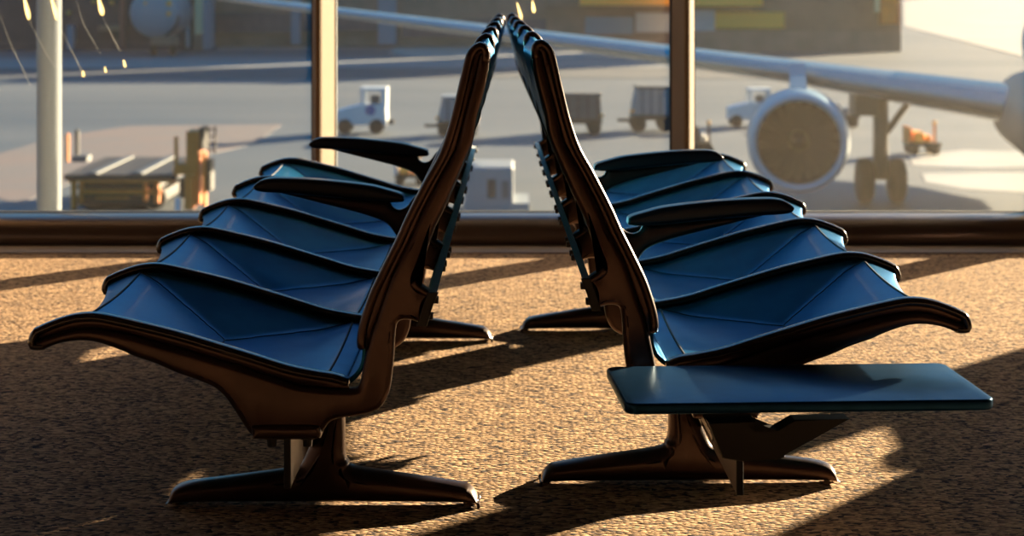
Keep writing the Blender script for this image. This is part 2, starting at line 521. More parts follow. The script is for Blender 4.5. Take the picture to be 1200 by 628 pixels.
mx = N.new('ShaderNodeMix'); mx.data_type = 'RGBA'; mx.blend_type = 'MULTIPLY'; mx.inputs['Factor'].default_value = 0.35
Lk.new(rp.outputs[0], mx.inputs[6]); Lk.new(n2.outputs['Fac'], mx.inputs[7])
Lk.new(mx.outputs[2], b.inputs['Base Color'])
bp_ = N.new('ShaderNodeBump'); bp_.inputs['Strength'].default_value = 0.8; bp_.inputs['Distance'].default_value = 0.005; bp_.invert = True
Lk.new(n1.outputs['Distance'], bp_.inputs['Height']); Lk.new(bp_.outputs[0], b.inputs['Normal'])

struct('floor', box(-XW, XW, YB, YW + 0.16, -0.25, 0.0), carpet)
struct('ceiling', box(-XW, XW, YB, YW + 0.16, ZC, ZC + 0.2), M['ceil'])
struct('wall_back', box(-XW, XW, YB - 0.2, YB, -0.25, ZC + 0.2), M['wall'])
struct('wall_left', box(-XW - 0.2, -XW, YB, YW + 0.16, -0.25, ZC + 0.2), M['wall'])
struct('wall_right', box(XW, XW + 0.2, YB, YW + 0.16, -0.25, ZC + 0.2), M['wall'])
# lower window rail: rounded brown profile, a gasket above, a metal strip below
bm = bmesh.new()
prof = [(0.14, 0.100), (0.0, 0.110), (-0.05, 0.109), (-0.085, 0.103), (-0.112, 0.089), (-0.130, 0.070), (-0.140, 0.047), (-0.141, 0.025), (-0.136, 0.010), (-0.128, 0.0), (0.14, 0.0)]
rings = [[bm.verts.new((xx, YW + p, z)) for p, z in prof] for xx in (-XW, XW)]
for i in range(len(prof) - 1): bm.faces.new((rings[0][i], rings[0][i + 1], rings[1][i + 1], rings[1][i]))
bm.faces.new(rings[0]); bm.faces.new(list(reversed(rings[1])))
bmesh.ops.recalc_face_normals(bm, faces=bm.faces)
struct('trim_1', bm, M['sill'], True)
struct('trim_2', box(-XW, XW, YW - 0.325, YW - 0.135, 0.0, 0.005), M['strip'])
struct('trim_3', box(-XW, XW, YW + 0.075, YW + 0.12, 0.09, 0.108), M['gasket'])
struct('trim_4', box(-XW, XW, YW - 0.05, YW + 0.12, ZC - 0.15, ZC), M['mull'])

# glass: a thin dusty pane, clear surface, faint forward-scattering dust inside
gm = bpy.data.materials.new('dusty_glass'); gm.use_nodes = True
nt = gm.node_tree; N = nt.nodes; Lk = nt.links
N.remove(N['Principled BSDF']); out = N['Material Output']
tr = N.new('ShaderNodeBsdfTransparent'); gl = N.new('ShaderNodeBsdfGlossy'); gl.inputs['Roughness'].default_value = 0.02
tr.inputs['Color'].default_value = (0.97, 0.985, 0.98, 1)
fr = N.new('ShaderNodeFresnel'); fr.inputs['IOR'].default_value = 1.25
ms = N.new('ShaderNodeMixShader')
Lk.new(fr.outputs[0], ms.inputs[0]); Lk.new(tr.outputs[0], ms.inputs[1]); Lk.new(gl.outputs[0], ms.inputs[2])
Lk.new(ms.outputs[0], out.inputs['Surface'])
vs = N.new('ShaderNodeVolumeScatter'); vs.inputs['Anisotropy'].default_value = 0.86
vs.inputs['Density'].default_value = 2.6; vs.inputs['Color'].default_value = (1.0, 0.86, 0.68, 1)
Lk.new(vs.outputs[0], out.inputs['Volume'])

MX = [-0.7355 + 1.402 * i for i in range(-5, 7)]
mull_prof = [(-0.043, 0.098), (-0.043, 0.06), (-0.012, -0.12), (-0.006, -0.13), (0.006, -0.13), (0.012, -0.12), (0.043, 0.06), (0.043, 0.098)]
n = 5
for xm in MX:
    bm = bmesh.new()
    A = [[bm.verts.new((xm + a, YW + b_, z)) for a, b_ in mull_prof] for z in (0.09, ZC - 0.15)]
    for i in range(len(mull_prof)):
        j = (i + 1) % len(mull_prof)
        bm.faces.new((A[0][i], A[0][j], A[1][j], A[1][i]))
    bm.faces.new(A[0]); bm.faces.new(A[1])
    bmesh.ops.recalc_face_normals(bm, faces=bm.faces)
    struct('trim_%d' % n, bm, M['mull']); n += 1
    g_ = bmesh.new()
    for s in (-1, 1): add_box(g_, xm + s * 0.043 - 0.006, xm + s * 0.043 + 0.006, YW + 0.08, YW + 0.118, 0.106, ZC - 0.15)
    struct('trim_%d' % n, g_, M['gasket']); n += 1
ed = [-XW] + MX + [XW]
for i in range(len(ed) - 1):
    a = ed[i] + (0.049 if i else 0.0); b_ = ed[i + 1] - (0.049 if i < len(ed) - 2 else 0.0)
    struct('window_%d' % (i + 1), box(a, b_, YW + 0.09, YW + 0.106, 0.106, ZC - 0.15), gm)

# ------------------------------------------------------------------ outside: apron
apron = noise_mat('worn_concrete_apron', (0.045, 0.066, 0.09), (0.10, 0.116, 0.13), 0.09, rough=0.6, detail=8, stretch=(0.35, 1.4, 1), lo=0.3, hi=0.7)
M['road'] = noise_mat('dark_asphalt', (0.04, 0.048, 0.06), (0.055, 0.062, 0.075), 0.3, rough=0.7, stretch=(0.3, 1, 1))
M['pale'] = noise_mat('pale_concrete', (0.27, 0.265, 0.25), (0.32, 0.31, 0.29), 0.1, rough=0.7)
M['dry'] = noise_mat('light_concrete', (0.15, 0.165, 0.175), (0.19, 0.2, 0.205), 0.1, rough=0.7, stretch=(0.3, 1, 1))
M['glint'] = noise_mat('painted_glint_concrete', (0.5, 0.47, 0.40), (0.62, 0.58, 0.50), 0.4, rough=0.4)  # sun glint on the apron, painted in as a bright cream base colour
M['red'] = noise_mat('rust_stained_concrete', (0.17, 0.125, 0.115), (0.14, 0.125, 0.125), 0.5, rough=0.7)
struct('ground', box(-400, 500, 7.75, 900, G - 0.3, G), apron)
def patch(name, pts, m, dz):
    bm = bmesh.new()
    top = []
    for px, py in pts:
        p = ground(px, py); top.append(Vector((p.x, p.y, G)))
    a = [bm.verts.new((p.x, p.y, G - 0.1)) for p in top]; b = [bm.verts.new((p.x, p.y, G + dz)) for p in top]
    bm.faces.new(a); bm.faces.new(b)
    for i in range(len(a)):
        j = (i + 1) % len(a); bm.faces.new((a[i], a[j], b[j], b[i]))
    bmesh.ops.recalc_face_normals(bm, faces=bm.faces)
    return struct(name, bm, m)
patch('service_road', [(-400, 80.5), (790, 80), (900, 82), (900, 93), (780, 91.5), (-400, 92)], M['road'], 0.02)
patch('road_edge', [(-400, 69), (780, 68), (780, 79.5), (-400, 80)], M['dry'], 0.02)
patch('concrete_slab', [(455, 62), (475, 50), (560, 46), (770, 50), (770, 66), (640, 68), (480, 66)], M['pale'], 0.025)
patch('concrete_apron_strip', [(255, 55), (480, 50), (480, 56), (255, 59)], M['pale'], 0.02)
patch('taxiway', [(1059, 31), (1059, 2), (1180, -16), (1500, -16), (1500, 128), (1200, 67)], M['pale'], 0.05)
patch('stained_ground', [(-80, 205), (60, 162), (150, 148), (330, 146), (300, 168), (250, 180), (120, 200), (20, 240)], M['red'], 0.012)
patch('glint_ground', [(1065, 182), (1130, 176), (1300, 180), (1300, 195), (1150, 197), (1070, 194)], M['glint'], 0.012)  # painted glint patch, far
patch('glint_ground_near', [(1080, 203), (1300, 202), (1300, 232), (1130, 222), (1085, 214)], M['glint'], 0.012)  # painted glint patch, near

YG = 7.59
def pbox(bm, x0, x1, y0, y1, d, depth, bevel=0.0):
    a = at(x0, y1, d); b = at(x1, y0, d)
    return add_box(bm, min(a.x, b.x), max(a.x, b.x), d, d + depth, min(a.z, b.z), max(a.z, b.z), bevel)
def pb(name, rects, m, parent=None, bevel=0.0):
    """one mesh of boxes; each rect = px0, px1, py_top, py_bottom, distance, depth"""
    bm = bmesh.new()
    for r in rects: pbox(bm, *r, bevel)
    o = obj(name, bm, m, None, smooth=False)
    if parent is not None:
        o.parent = parent; o.matrix_parent_inverse = Matrix.Translation(-Vector(parent.location))
    return o
def cyl(name, p0, p1, r, m, parent=None, sides=20):
    bm = bmesh.new(); p0 = Vector(p0); p1 = Vector(p1); d = (p1 - p0); n = d.length
    b = min(r * 0.12, n * 0.2)
    add_lathe(bm, [(0, r - b), (b, r), (n - b, r), (n, r - b)], p0, d, sides)
    o = obj(name, bm, m, None)
    if parent is not None:
        o.parent = parent; o.matrix_parent_inverse = Matrix.Translation(-Vector(parent.location))
    return o

M['orange'] = noise_mat('worn_orange_paint', (0.80, 0.22, 0.008), (0.62, 0.165, 0.008), 1.2, rough=0.5)
M['dkmetal'] = mat('dark_deck_metal', (0.016, 0.014, 0.017), 0.6, 0.1)
M['white'] = mat('white_vehicle_paint', (0.62, 0.66, 0.68), 0.4)
M['glass'] = mat('dark_vehicle_glass', (0.03, 0.04, 0.05), 0.1, 0, 0.6)
M['rubber'] = mat('tyre_rubber', (0.02, 0.02, 0.022), 0.8)
M['blue'] = mat('blue_emblem', (0.02, 0.10, 0.32), 0.5)
M['canvas'] = noise_mat('slate_cart_cover', (0.07, 0.085, 0.10), (0.11, 0.12, 0.135), 1.5, rough=0.7)
M['grey'] = mat('grey_vehicle_paint', (0.25, 0.28, 0.31), 0.5)
M['yellow'] = mat('yellow_panel', (1.0, 0.42, 0.05), 0.6)
M['amber'] = mat('amber_lens', (0.8, 0.35, 0.05), 0.3)
M['roller'] = mat('pale_roller_track', (0.10, 0.11, 0.12), 0.5, 0.2)

# ---- container loader by the left window
gl0 = ground(150, 248)
LD = gl0.y
t = thing('container_loader', 'orange container loader with a dark roller deck standing outside the left window', 'loader', gl0)
pb('deck', [(75, 205, 205, 211, LD, 5.0)], M['dkmetal'], t)
for a, c in ((104, 113), (156, 166)):
    p = at(a, 204.8, LD); q = at(c, 204.8, LD)
    bm = bmesh.new(); add_box(bm, p.x, q.x, LD + 0.05, LD + 4.9, p.z, p.z + 0.05)
    o = obj('roller_track', bm, M['roller'], None, False); o.parent = t; o.matrix_parent_inverse = Matrix.Translation(-gl0)
pb('frame', [(80, 204, 211, 214, LD, 0.2), (92, 188, 223, 227, LD + 0.1, 0.15), (83, 88, 211, 246, LD, 0.2), (93, 97, 211, 238, LD + 0.1, 0.2), (168, 172, 213, 236, LD + 0.1, 0.2), (181, 186, 211, 238, LD + 0.1, 0.2), (112, 150, 231, 233, LD + 0.1, 0.1)], M['orange'], t)
pb('chassis', [(90, 186, 216, 222, LD + 0.4, 4.2), (90, 186, 228, 241, LD + 0.4, 4.2)], M['dkmetal'], t, 0.03)
pb('cab_tower', [(218, 233, 154, 241, LD - 0.1, 0.9), (203, 219, 196, 205, LD - 0.1, 0.9), (204, 208, 160, 200, LD - 0.1, 0.12), (208, 219, 192, 197, LD - 0.1, 0.8), (216, 226, 205, 246, LD - 0.3, 0.5), (237, 241, 178, 244, LD - 0.1, 0.3)], M['orange'], t, 0.02)
pb('side_panel', [(233, 238, 150, 176, LD, 0.8), (241, 247, 188, 224, LD, 0.6), (210, 216, 210, 232, LD, 0.5)], M['dkmetal'], t)
pb('ladder', [(243, 245, 149, 190, LD + 0.4, 0.08), (251, 253, 148, 180, LD + 0.4, 0.08)] + [(243, 253, y, y + 1.6, LD + 0.4, 0.06) for y in (151, 159, 167, 175)], M['dkmetal'], t)
pb('guard_post', [(77, 80, 157, 190, LD + 4.7, 0.12)], M['orange'], t)
pb('guard_post', [(88, 92, 152, 186, LD + 4.7, 0.12)], M['dkmetal'], t)
pb('lift_plate', [(84, 102, 183, 190, LD + 4.2, 0.6)], M['roller'], t)
pb('warning_post', [(205, 211, 232, 248, LD - 0.4, 0.13)], M['white'], t)
for px in (104, 176):
    p = ground(px, 248)
    cyl('wheel', (p.x, LD + 0.5, G + 0.3), (p.x, LD + 0.8, G + 0.3), 0.3, M['rubber'], t)

def wheels(t, xs, r, y0, y1, m=None):
    for x in xs:
        for y in (y0, y1):
            bm = bmesh.new(); add_lathe(bm, [(0, r * 0.5), (0.01, r * 0.92), (0.03, r), (0.17, r), (0.19, r * 0.92), (0.2, r * 0.5)], (x, y - 0.1, r), (0, 1, 0), 22)
            obj('wheel', bm, m or M['rubber'], t)
def lbox(name, rects, m, t, bevel=0.0):
    bm = bmesh.new()
    for r in rects: add_box(bm, *r, bevel)
    return obj(name, bm, m, t, False)

def tug(px0, px1, py, label, emblem=True):
    g = ground((px0 + px1) / 2, py); sc = F / g.y; L = (px1 - px0) / sc
    t = thing('baggage_tug', label, 'baggage tug', g, 0, 'white baggage tugs')
    h = L / 2; W = 0.58 * L
    bm = bmesh.new()
    prof = [(-h, .16 * L), (-h, .36 * L), (-h * .95, .42 * L), (-h * .35, .5 * L), (-h * .1, .53 * L), (h * .82, .53 * L), (h * .86, .16 * L)]
    add_plate(bm, prof, 0, W, 0.04, 2); obj('body', bm, M['white'], t, False)
    lbox('cab_frame', [(-.04 * L, .01 * L, 0.02, .08, .5 * L, .79 * L), (.33 * L, .42 * L, 0.02, W - .02, .5 * L, .79 * L), (-.04 * L, .01 * L, W - .08, W - .02, .5 * L, .79 * L)], M['white'], t)
    lbox('roof', [(-.06 * L, .43 * L, 0, W, .78 * L, .83 * L)], M['white'], t, 0.02)
    lbox('seat', [(.12 * L, .28 * L, .2 * L, .4 * L, .5 * L, .68 * L)], M['canvas'], t, 0.02)
    wheels(t, (-.33 * L, .24 * L), .135 * L, 0.06, W - 0.06)
    lbox('hitch', [(.42 * L, .55 * L, .25 * L, .33 * L, .16 * L, .24 * L)], M['dkmetal'], t)
    if emblem:
        bm = bmesh.new(); add_lathe(bm, [(0, .095 * L), (0.02, .09 * L)], (.13 * L, 0, .43 * L), (0, -1, 0), 24)
        obj('round_emblem', bm, M['blue'], t, False)
    return t
tug(393, 458, 157, 'white baggage tug with a blue disc on its cab, beyond the left bench armrests')
tug(854, 908, 149, 'white baggage tug half hidden behind the round jet engine', False)

def cart(px0, px1, py0, py, label, m, roof=None):
    g = ground((px0 + px1) / 2, py); sc = F / g.y; L = (px1 - px0) / sc; Hh = (py - py0) / sc
    t = thing('baggage_cart', label, 'baggage cart', g)
    h = L / 2; W = 1.5
    lbox('bed', [(-h, h, 0, W, .26 * Hh, .36 * Hh)], M['dkmetal'], t, 0.02)
    bm = bmesh.new()
    add_plate(bm, [(-h * .9, .36 * Hh), (-h * .94, .55 * Hh), (-h * .74, .95 * Hh), (h * .92, .95 * Hh), (h * .97, .36 * Hh)], .05, W - .05, .05, 2)
    obj('cover', bm, m, t, False)
    lbox('roof', [(-h * .8, h * .98, 0, W, .93 * Hh, Hh)], roof or m, t, 0.03)
    lbox('curtain_slat', [(-h * .5 + i * h * .42, -h * .44 + i * h * .42, .02, .06, .38 * Hh, .92 * Hh) for i in range(4)], M['dkmetal'], t)
    wheels(t, (-h * .65, h * .65), .17 * Hh, 0.15, W - 0.15)
    lbox('towbar', [(-h - .5, -h, W / 2 - .05, W / 2 + .05, .2 * Hh, .27 * Hh)], M['dkmetal'], t)
    for x in (-h * .97, h * .97):
        bm = bmesh.new(); add_lathe(bm, [(0, .05 * Hh), (.04, .04 * Hh)], (x, 0, .46 * Hh), (0, -1, 0), 12); obj('reflector', bm, M['amber'], t)
    return t
cart(652, 706, 109, 158, 'dark covered baggage cart just right of the right bench backrest', M['canvas'])
cart(740, 789, 101, 155, 'grey covered baggage cart beside the right window mullion', M['grey'], M['canvas'])
cart(512, 560, 113, 160, 'grey covered cart seen behind the left bench backrest', M['grey'])

def dolly(px0, px1, py0, py, label, m, extra):
    g = ground((px0 + px1) / 2, py); sc = F / g.y; L = (px1 - px0) / sc; Hh = (py - py0) / sc; h = L / 2
    t = thing('equipment_dolly', label, 'dolly', g)
    lbox('platform', [(-h, h, 0, 1.2, .28 * Hh, .4 * Hh)], M['dkmetal'], t, 0.02)
    lbox('upright', [(-h, -h + .08, 0.05, 1.15, .4 * Hh, .9 * Hh), (h * .5, h * .5 + .08, 0.05, .15, .4 * Hh, Hh)], m, t)
    lbox('load', [(-h * .7, -h * .05, .1, 1.0, .4 * Hh, .75 * Hh), (h * .05, h * .45, .2, .9, .4 * Hh, .62 * Hh)], extra, t, 0.04)
    wheels(t, (-h * .65, h * .65), .17 * Hh, .2, 1.0)
    bm = bmesh.new(); add_lathe(bm, [(0, .07), (.1, .07), (.14, .03)], (h * .5 + .04, .1, Hh), (0, 0, 1), 12); obj('beacon', bm, M['amber'], t)
    return t
dolly(966, 1008, 112, 150, 'dark equipment dolly between the jet engine and the landing gear', M['dkmetal'], M['grey'])
dolly(1066, 1104, 146, 182, 'equipment dolly with amber light right of the landing gear', M['orange'], M['yellow'])
dolly(462, 498, 186, 218, 'small yellow loaded dolly seen under the rear left armrest', M['white'], M['yellow'])
dolly(817, 834, 146, 181, 'narrow dolly close to the right mullion foot', M['dkmetal'], M['steel'])

g = ground(580, 252); t = thing('ground_power_unit', 'pale ground power unit with a dark vent between the two benches', 'power unit', g)
sc = F / g.y
lbox('housing', [(-36 / sc, 22 / sc, 0, 2.2, 0.25, 56 / sc)], M['grey'], t, 0.06)
lbox('vent', [(-9 / sc, 1 / sc, -.02, .03, .42, 42 / sc)], M['glass'], t)
lbox('side_vent', [(8 / sc, 16 / sc, -.02, .03, .42, 40 / sc)], M['canvas'], t)
lbox('skirt', [(-37 / sc, 40 / sc, -.05, 2.2, 0.12, 0.3)], M['grey'], t)
wheels(t, (-26 / sc, 14 / sc), .17, 0.2, 1.9)

# ---- street pole just outside the left pane
p = at(57.5, 250, 9.6); R_ = 14.5 * 9.6 / F
bm = bmesh.new(); add_lathe(bm, [(0, R_ * 1.8), (0.03, R_ * 1.8), (0.04, R_), (12, R_ * 0.96)], (p.x, p.y, G), (0, 0, 1), 28)
tag(obj('lamp_post', bm, M['dry'], None), 'tall pale round post standing just outside the left window', 'post')

# ---- the airliner: wing, engine, gear, fuselage
M['wing'] = mat('wing_paint', (0.30, 0.36, 0.39), 0.25, 0.65, 0.6)
M['under'] = mat('nacelle_paint', (0.32, 0.45, 0.52), 0.3, 0.2)
M['inlet'] = mat('dark_inlet', (0.03, 0.02, 0.02), 0.6)
M['fan'] = mat('dark_fan_blades', (0.035, 0.025, 0.025), 0.5)
M['gear'] = mat('gear_metal', (0.24, 0.2, 0.18), 0.5, 0.3)
E0 = at(936, 168, 46.0)
ax = Vector((-0.135, -0.991, 0.0)).normalized()      # nose direction
aft = -ax; span = Vector((ax.y, -ax.x, 0))           # towards the left wing tip in the picture
plane = thing('airliner', 'parked airliner with its wing and round engine across the right window', 'airliner', (E0.x, E0.y, G))
off = Matrix.Translation(-Vector(plane.location))
def pl(name, bm, m, parent=None, smooth=True):
    o = obj(name, bm, m, None, smooth); o.parent = parent or plane
    o.matrix_parent_inverse = off if parent is None else Matrix.Identity(4)
    return o
LE0 = at(933, 73, 49.0)
def airfoil(c, th):
    pts = []
    n = 16
    for i in range(n + 1):
        x = 0.5 * (1 - math.cos(PI * i / n)); y = th * 5 * (0.2969 * math.sqrt(x) - 0.126 * x - 0.3516 * x * x + 0.2843 * x ** 3 - 0.1015 * x ** 4)
        pts.append((x * c, y * c * 0.9))
    low = []
    for i in range(n - 1, 0, -1):
        x = 0.5 * (1 - math.cos(PI * i / n)); y = th * 5 * (0.2969 * math.sqrt(x) - 0.126 * x - 0.3516 * x * x + 0.2843 * x ** 3 - 0.1015 * x ** 4)
        low.append((x * c, -y * c * 1.1))
    return pts + low
bm = bmesh.new(); rings = []
for tt, c, th in ((-7.5, 7.6, .15), (-5, 6.8, .14), (-2, 5.7, .13), (0, 5.1, .12), (6, 3.9, .115), (12, 2.8, .11), (18.5, 1.7, .10), (19.2, 1.2, .06)):
    le = LE0 + span * tt + aft * (tt * 0.52) + Vector((0, 0, tt * 0.092))
    rings.append([bm.verts.new(le + aft * x + Vector((0, 0, z - c * th * 0.45))) for x, z in airfoil(c, th)])
for A, B in zip(rings, rings[1:]):
    for j in range(len(A)): bm.faces.new((A[j], A[(j + 1) % len(A)], B[(j + 1) % len(A)], B[j]))
bm.faces.new(rings[0]); bm.faces.new(list(reversed(rings[-1])))
bmesh.ops.recalc_face_normals(bm, faces=bm.faces)
pl('wing', bm, M['wing'])
# flap track fairings under the wing
for tt in (3.0, 8.0):
    le = LE0 + span * tt + aft * (tt * 0.52 + 2.4) + Vector((0, 0, tt * 0.092 - 0.62))
    bm = bmesh.new(); add_lathe(bm, [(0, 0.01), (.4, .14), (1.2, .2), (2.2, .16), (3.0, .02)], le, aft + Vector((0, 0, -0.08)), 14); pl('flap_fairing', bm, M['wing'])
bm = bmesh.new()
add_lathe(bm, [(0.10, .985), (0.03, 1.02), (0.0, 1.07), (0.03, 1.13), (0.15, 1.18), (0.6, 1.235), (1.4, 1.25), (2.4, 1.17), (3.3, 1.0), (3.35, .9)], E0, aft, 56, caps=False)
nac = pl('engine_nacelle', bm, M['under'])
bm = bmesh.new(); add_lathe(bm, [(0.09, .985), (0.4, .97), (0.9, .98), (1.0, .3), (1.0, 0.0)], E0, aft, 48, caps=False)
def sub(name, bm, m, smooth=True):
    o = obj(name, bm, m, None, smooth); o.parent = nac; return o
sub('inlet_duct', bm, M['inlet'])
bm = bmesh.new()
for k in range(22):
    a = 2 * PI * k / 22; q = Matrix.Rotation(a, 4, aft)
    u = q @ Vector((0, 0, 1)); v_ = q @ span
    b0 = E0 + aft * 0.82
    vs_ = [bm.verts.new(b0 + u * .26 - v_ * .05), bm.verts.new(b0 + u * .26 + v_ * .05 + aft * .1), bm.verts.new(b0 + u * .95 + v_ * .12 + aft * .12), bm.verts.new(b0 + u * .95 - v_ * .1)]
    bm.faces.new(vs_)
sub('fan', bm, M['fan'], False)
bm = bmesh.new(); add_lathe(bm, [(0.45, .01), (.55, .12), (.7, .21), (.9, .27)], E0, aft, 24); sub('spinner', bm, M['fan'])
bm = bmesh.new()
top = E0 + Vector((0, 0, 1.2))
pp = [(0.6, 0.0), (2.2, 0.3), (2.9, 0.58), (3.7, 0.5), (3.4, -0.1)]
A = []; B = []
for d_, z in pp:
    A.append(bm.verts.new(top + aft * d_ + Vector((0, 0, z)) + span * .2)); B.append(bm.verts.new(top + aft * d_ + Vector((0, 0, z)) - span * .2))
bm.faces.new(A); bm.faces.new(list(reversed(B)))
for i in range(len(A)):
    j = (i + 1) % len(A); bm.faces.new((A[i], A[j], B[j], B[i]))
bmesh.ops.recalc_face_normals(bm, faces=bm.faces)
pl('pylon', bm, M['wing'], None, False)
# main landing gear
gp = at(1032, 120, 51.0)
bm = bmesh.new(); add_tube(bm, [(gp.x, gp.y, -1.75), (gp.x, gp.y, G + .6)], 0.20, 14); gear = pl('landing_gear', bm, M['gear'])
bm = bmesh.new(); add_tube(bm, [(gp.x + 1.0, gp.y + .1, -1.85), (gp.x + .05, gp.y, G + 1.7)], 0.09, 10); o = obj('brace', bm, M['gear']); o.parent = gear
bm = bmesh.new(); add_box(bm, gp.x - .75, gp.x - .15, gp.y - .5, gp.y + .5, -2.5, -1.8, 0.03); o = obj('gear_door', bm, M['gear']); o.parent = gear
for dx in (-.42, .42):
    bm = bmesh.new(); add_lathe(bm, [(-.2, .3), (-.19, .5), (-.12, .58), (.12, .58), (.19, .5), (.2, .3)], (gp.x + dx, gp.y, G + .58), (1, 0, 0), 26)
    o = obj('wheel', bm, M['rubber']); o.parent = gear
# fuselage and belly fairing
fc = Vector((15.7, 45.0, -1.0))
bm = bmesh.new()
add_lathe(bm, [(-17, .1), (-16.3, .9), (-14.5, 1.7), (-12, 2.05), (0, 2.1), (13, 2.1), (18, 1.6), (24, .5), (25, .2)], fc, aft, 40); pl('fuselage', bm, M['white'])
bm = bmesh.new()
bc_ = Vector((12.45, 44.5, -2.2))
add_lathe(bm, [(-6, .05), (-5, .4), (-3.2, .8), (0, 1.05), (4, 1.0), (7, .6), (8, .1)], bc_, aft, 36); pl('belly_fairing', bm, M['gear'])

# ---- buildings on the far side of the apron
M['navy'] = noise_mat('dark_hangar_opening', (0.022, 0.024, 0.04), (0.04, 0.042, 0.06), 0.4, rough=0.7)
M['brick'] = noise_mat('brown_brick', (0.19, 0.14, 0.11), (0.24, 0.175, 0.14), 0.8, rough=0.8)
M['band'] = noise_mat('dark_window_band', (0.035, 0.05, 0.075), (0.06, 0.075, 0.10), 0.9, rough=0.35, stretch=(2, 1, 1))
M['pilaster'] = mat('blue_grey_pilaster', (0.16, 0.24, 0.30), 0.6)
M['pillar'] = mat('pale_yellow_column', (0.62, 0.52, 0.30), 0.6)
M['concrete_panel'] = mat('pale_panel', (0.38, 0.40, 0.40), 0.6)
M['umber'] = noise_mat('umber_wall', (0.17, 0.115, 0.085), (0.22, 0.15, 0.11), 0.5, rough=0.8)
M['redsteel'] = mat('red_brown_column', (0.20, 0.06, 0.05), 0.6)
TOP = -140
def gd(py): return ground(600, py).y
dh = gd(60)
t = thing('hangar', 'dark open hangar across the apron at far left', 'hangar', (at(60, 60, dh).x, dh, G))
pb('wall', [(-220, 222, TOP, 60, dh + 3, 20)], M['navy'], t)
for x in (143,): pb('column', [(x - 3, x + 3, TOP, 57, dh + 2, .6)], M['redsteel'], t)
pb('column', [(228, 237, TOP, 40, dh + .5, .6)], M['pillar'], t)
pb('column', [(218, 222, TOP, 56, dh + 1, .4)], M['concrete_panel'], t)
pb('column_foot', [(226, 237, 40, 60, dh + .4, .8)], M['umber'], t)
pb('side_panel', [(237, 245, TOP, 58, dh + .6, 3)], M['pilaster'], t)
pb('bench_wall', [(-220, 215, 50, 60, dh + 2.2, .7)], M['navy'], t)
pb('crate', [(115, 140, 30, 36, dh + 2.0, 1.0)], M['umber'], t)
pb('drum', [(78, 86, 30, 58, dh + 2.0, 1.0)], M['pilaster'], t)
for x, y in ((81, 15), (110, 2), (131, 3)):
    q = at(x, y, dh + 2.6); bm = bmesh.new(); add_lathe(bm, [(0, .16), (.15, .2), (.2, .1)], q, (0, -1, 0), 12)
    o = obj('lamp', bm, M['amber']); o.parent = t; o.matrix_parent_inverse = Matrix.Translation(-Vector(t.location))
# tanker truck seen end-on
dk = gd(63.5)
q = at(190, 15, dk); t = thing('tanker_truck', 'grey round-tanked truck seen end-on before the dark hangar', 'tanker truck', (q.x, dk, G))
o_ = Matrix.Translation(-Vector(t.location))
bm = bmesh.new(); add_lathe(bm, [(0, 0.1), (.12, 1.0), (.35, 1.75), (.6, 1.9), (7, 1.9), (7.3, .2)], (q.x, dk - 4, q.z), (0, 1, 0), 36)
o = obj('tank', bm, M['grey']); o.parent = t; o.matrix_parent_inverse = o_
bm = bmesh.new(); add_tube(bm, [(q.x + 1.92 * math.cos(a), dk - 3.4, q.z + 1.92 * math.sin(a)) for a in [PI * (1.02 + .96 * k / 24) for k in range(25)]], .12, 8)
o = obj('tank_band', bm, M['dkmetal']); o.parent = t; o.matrix_parent_inverse = o_
pb('bumper', [(176, 207, 42, 53, dk - 3.6, 1.0)], M['umber'], t, 0.05)
for px in (172, 199, 198):
    p2 = at(px, {172: 4, 199: 4, 198: 16}[px], dk - 3.4); bm = bmesh.new(); add_lathe(bm, [(0, .2), (.4, .24), (.5, .1)], p2, (0, -1, 0), 14)
    o = obj('tail_lamp', bm, M['amber']); o.parent = t; o.matrix_parent_inverse = o_
for px in (180, 203):
    p2 = at(px, 50, dk - 2.6); cyl('wheel', (p2.x - .2, dk - 2.6, G + .5), (p2.x + .2, dk - 2.6, G + .5), .5, M['rubber'], t)
# brick terminal
dt = gd(56)
t = thing('terminal_building', 'long brown terminal building with dark window bands behind the benches', 'building', (at(500, 56, dt).x, dt, G))
pb('wall', [(245, 790, TOP, 54, dt + 1, 18)], M['brick'], t)
pb('window_band', [(246, 344, 15, 38, dt + .7, .5), (354, 444, 17, 36, dt + .7, .5), (470, 640, 22, 44, dt + .7, .5)], M['band'], t)
for a, c in ((341, 352), (443, 464)): pb('pilaster', [(a, c, TOP, 52, dt + .4, 1)], M['pilaster'], t)
pb('ledge', [(245, 440, 38, 41, dt + .6, .5), (640, 788, 6, 12, dt + .3, 1)], M['umber'], t)
pb('awning', [(680, 786, -3, 6, dt - 1.0, 1.6)], M['yellow'], t)
pb('shutter', [(745, 789, 15, 38, dt + .6, .6)], M['concrete_panel'], t)
pb('shutter', [(686, 742, 20, 40, dt + .6, .6)], M['pilaster'], t)
# service block on the right
ds = gd(61)
t = thing('service_block', 'brown service block with yellow panels beyond the airliner wing', 'building', (at(930, 61, ds).x, ds, G))
pb('wall', [(800, 1056, TOP, 61, ds + 1, 6)], M['umber'], t)
pb('yellow_panel', [(838, 919, 14, 33, ds + .5, .6)], M['yellow'], t)
pb('awning', [(800, 894, -4, 7, ds - .5, 1.6)], M['yellow'], t)
pb('shutter', [(802, 838, 12, 36, ds + .6, .6)], M['concrete_panel'], t)
pb('dark_band', [(800, 1056, 36, 61, ds + .6, .6)], M['brick'], t)
pb('column', [(1033, 1052, TOP, 28, ds - .4, 1.2)], M['orange'], t)
pb('column', [(1026, 1031, TOP, 14, ds - .4, .6)], M['pillar'], t)

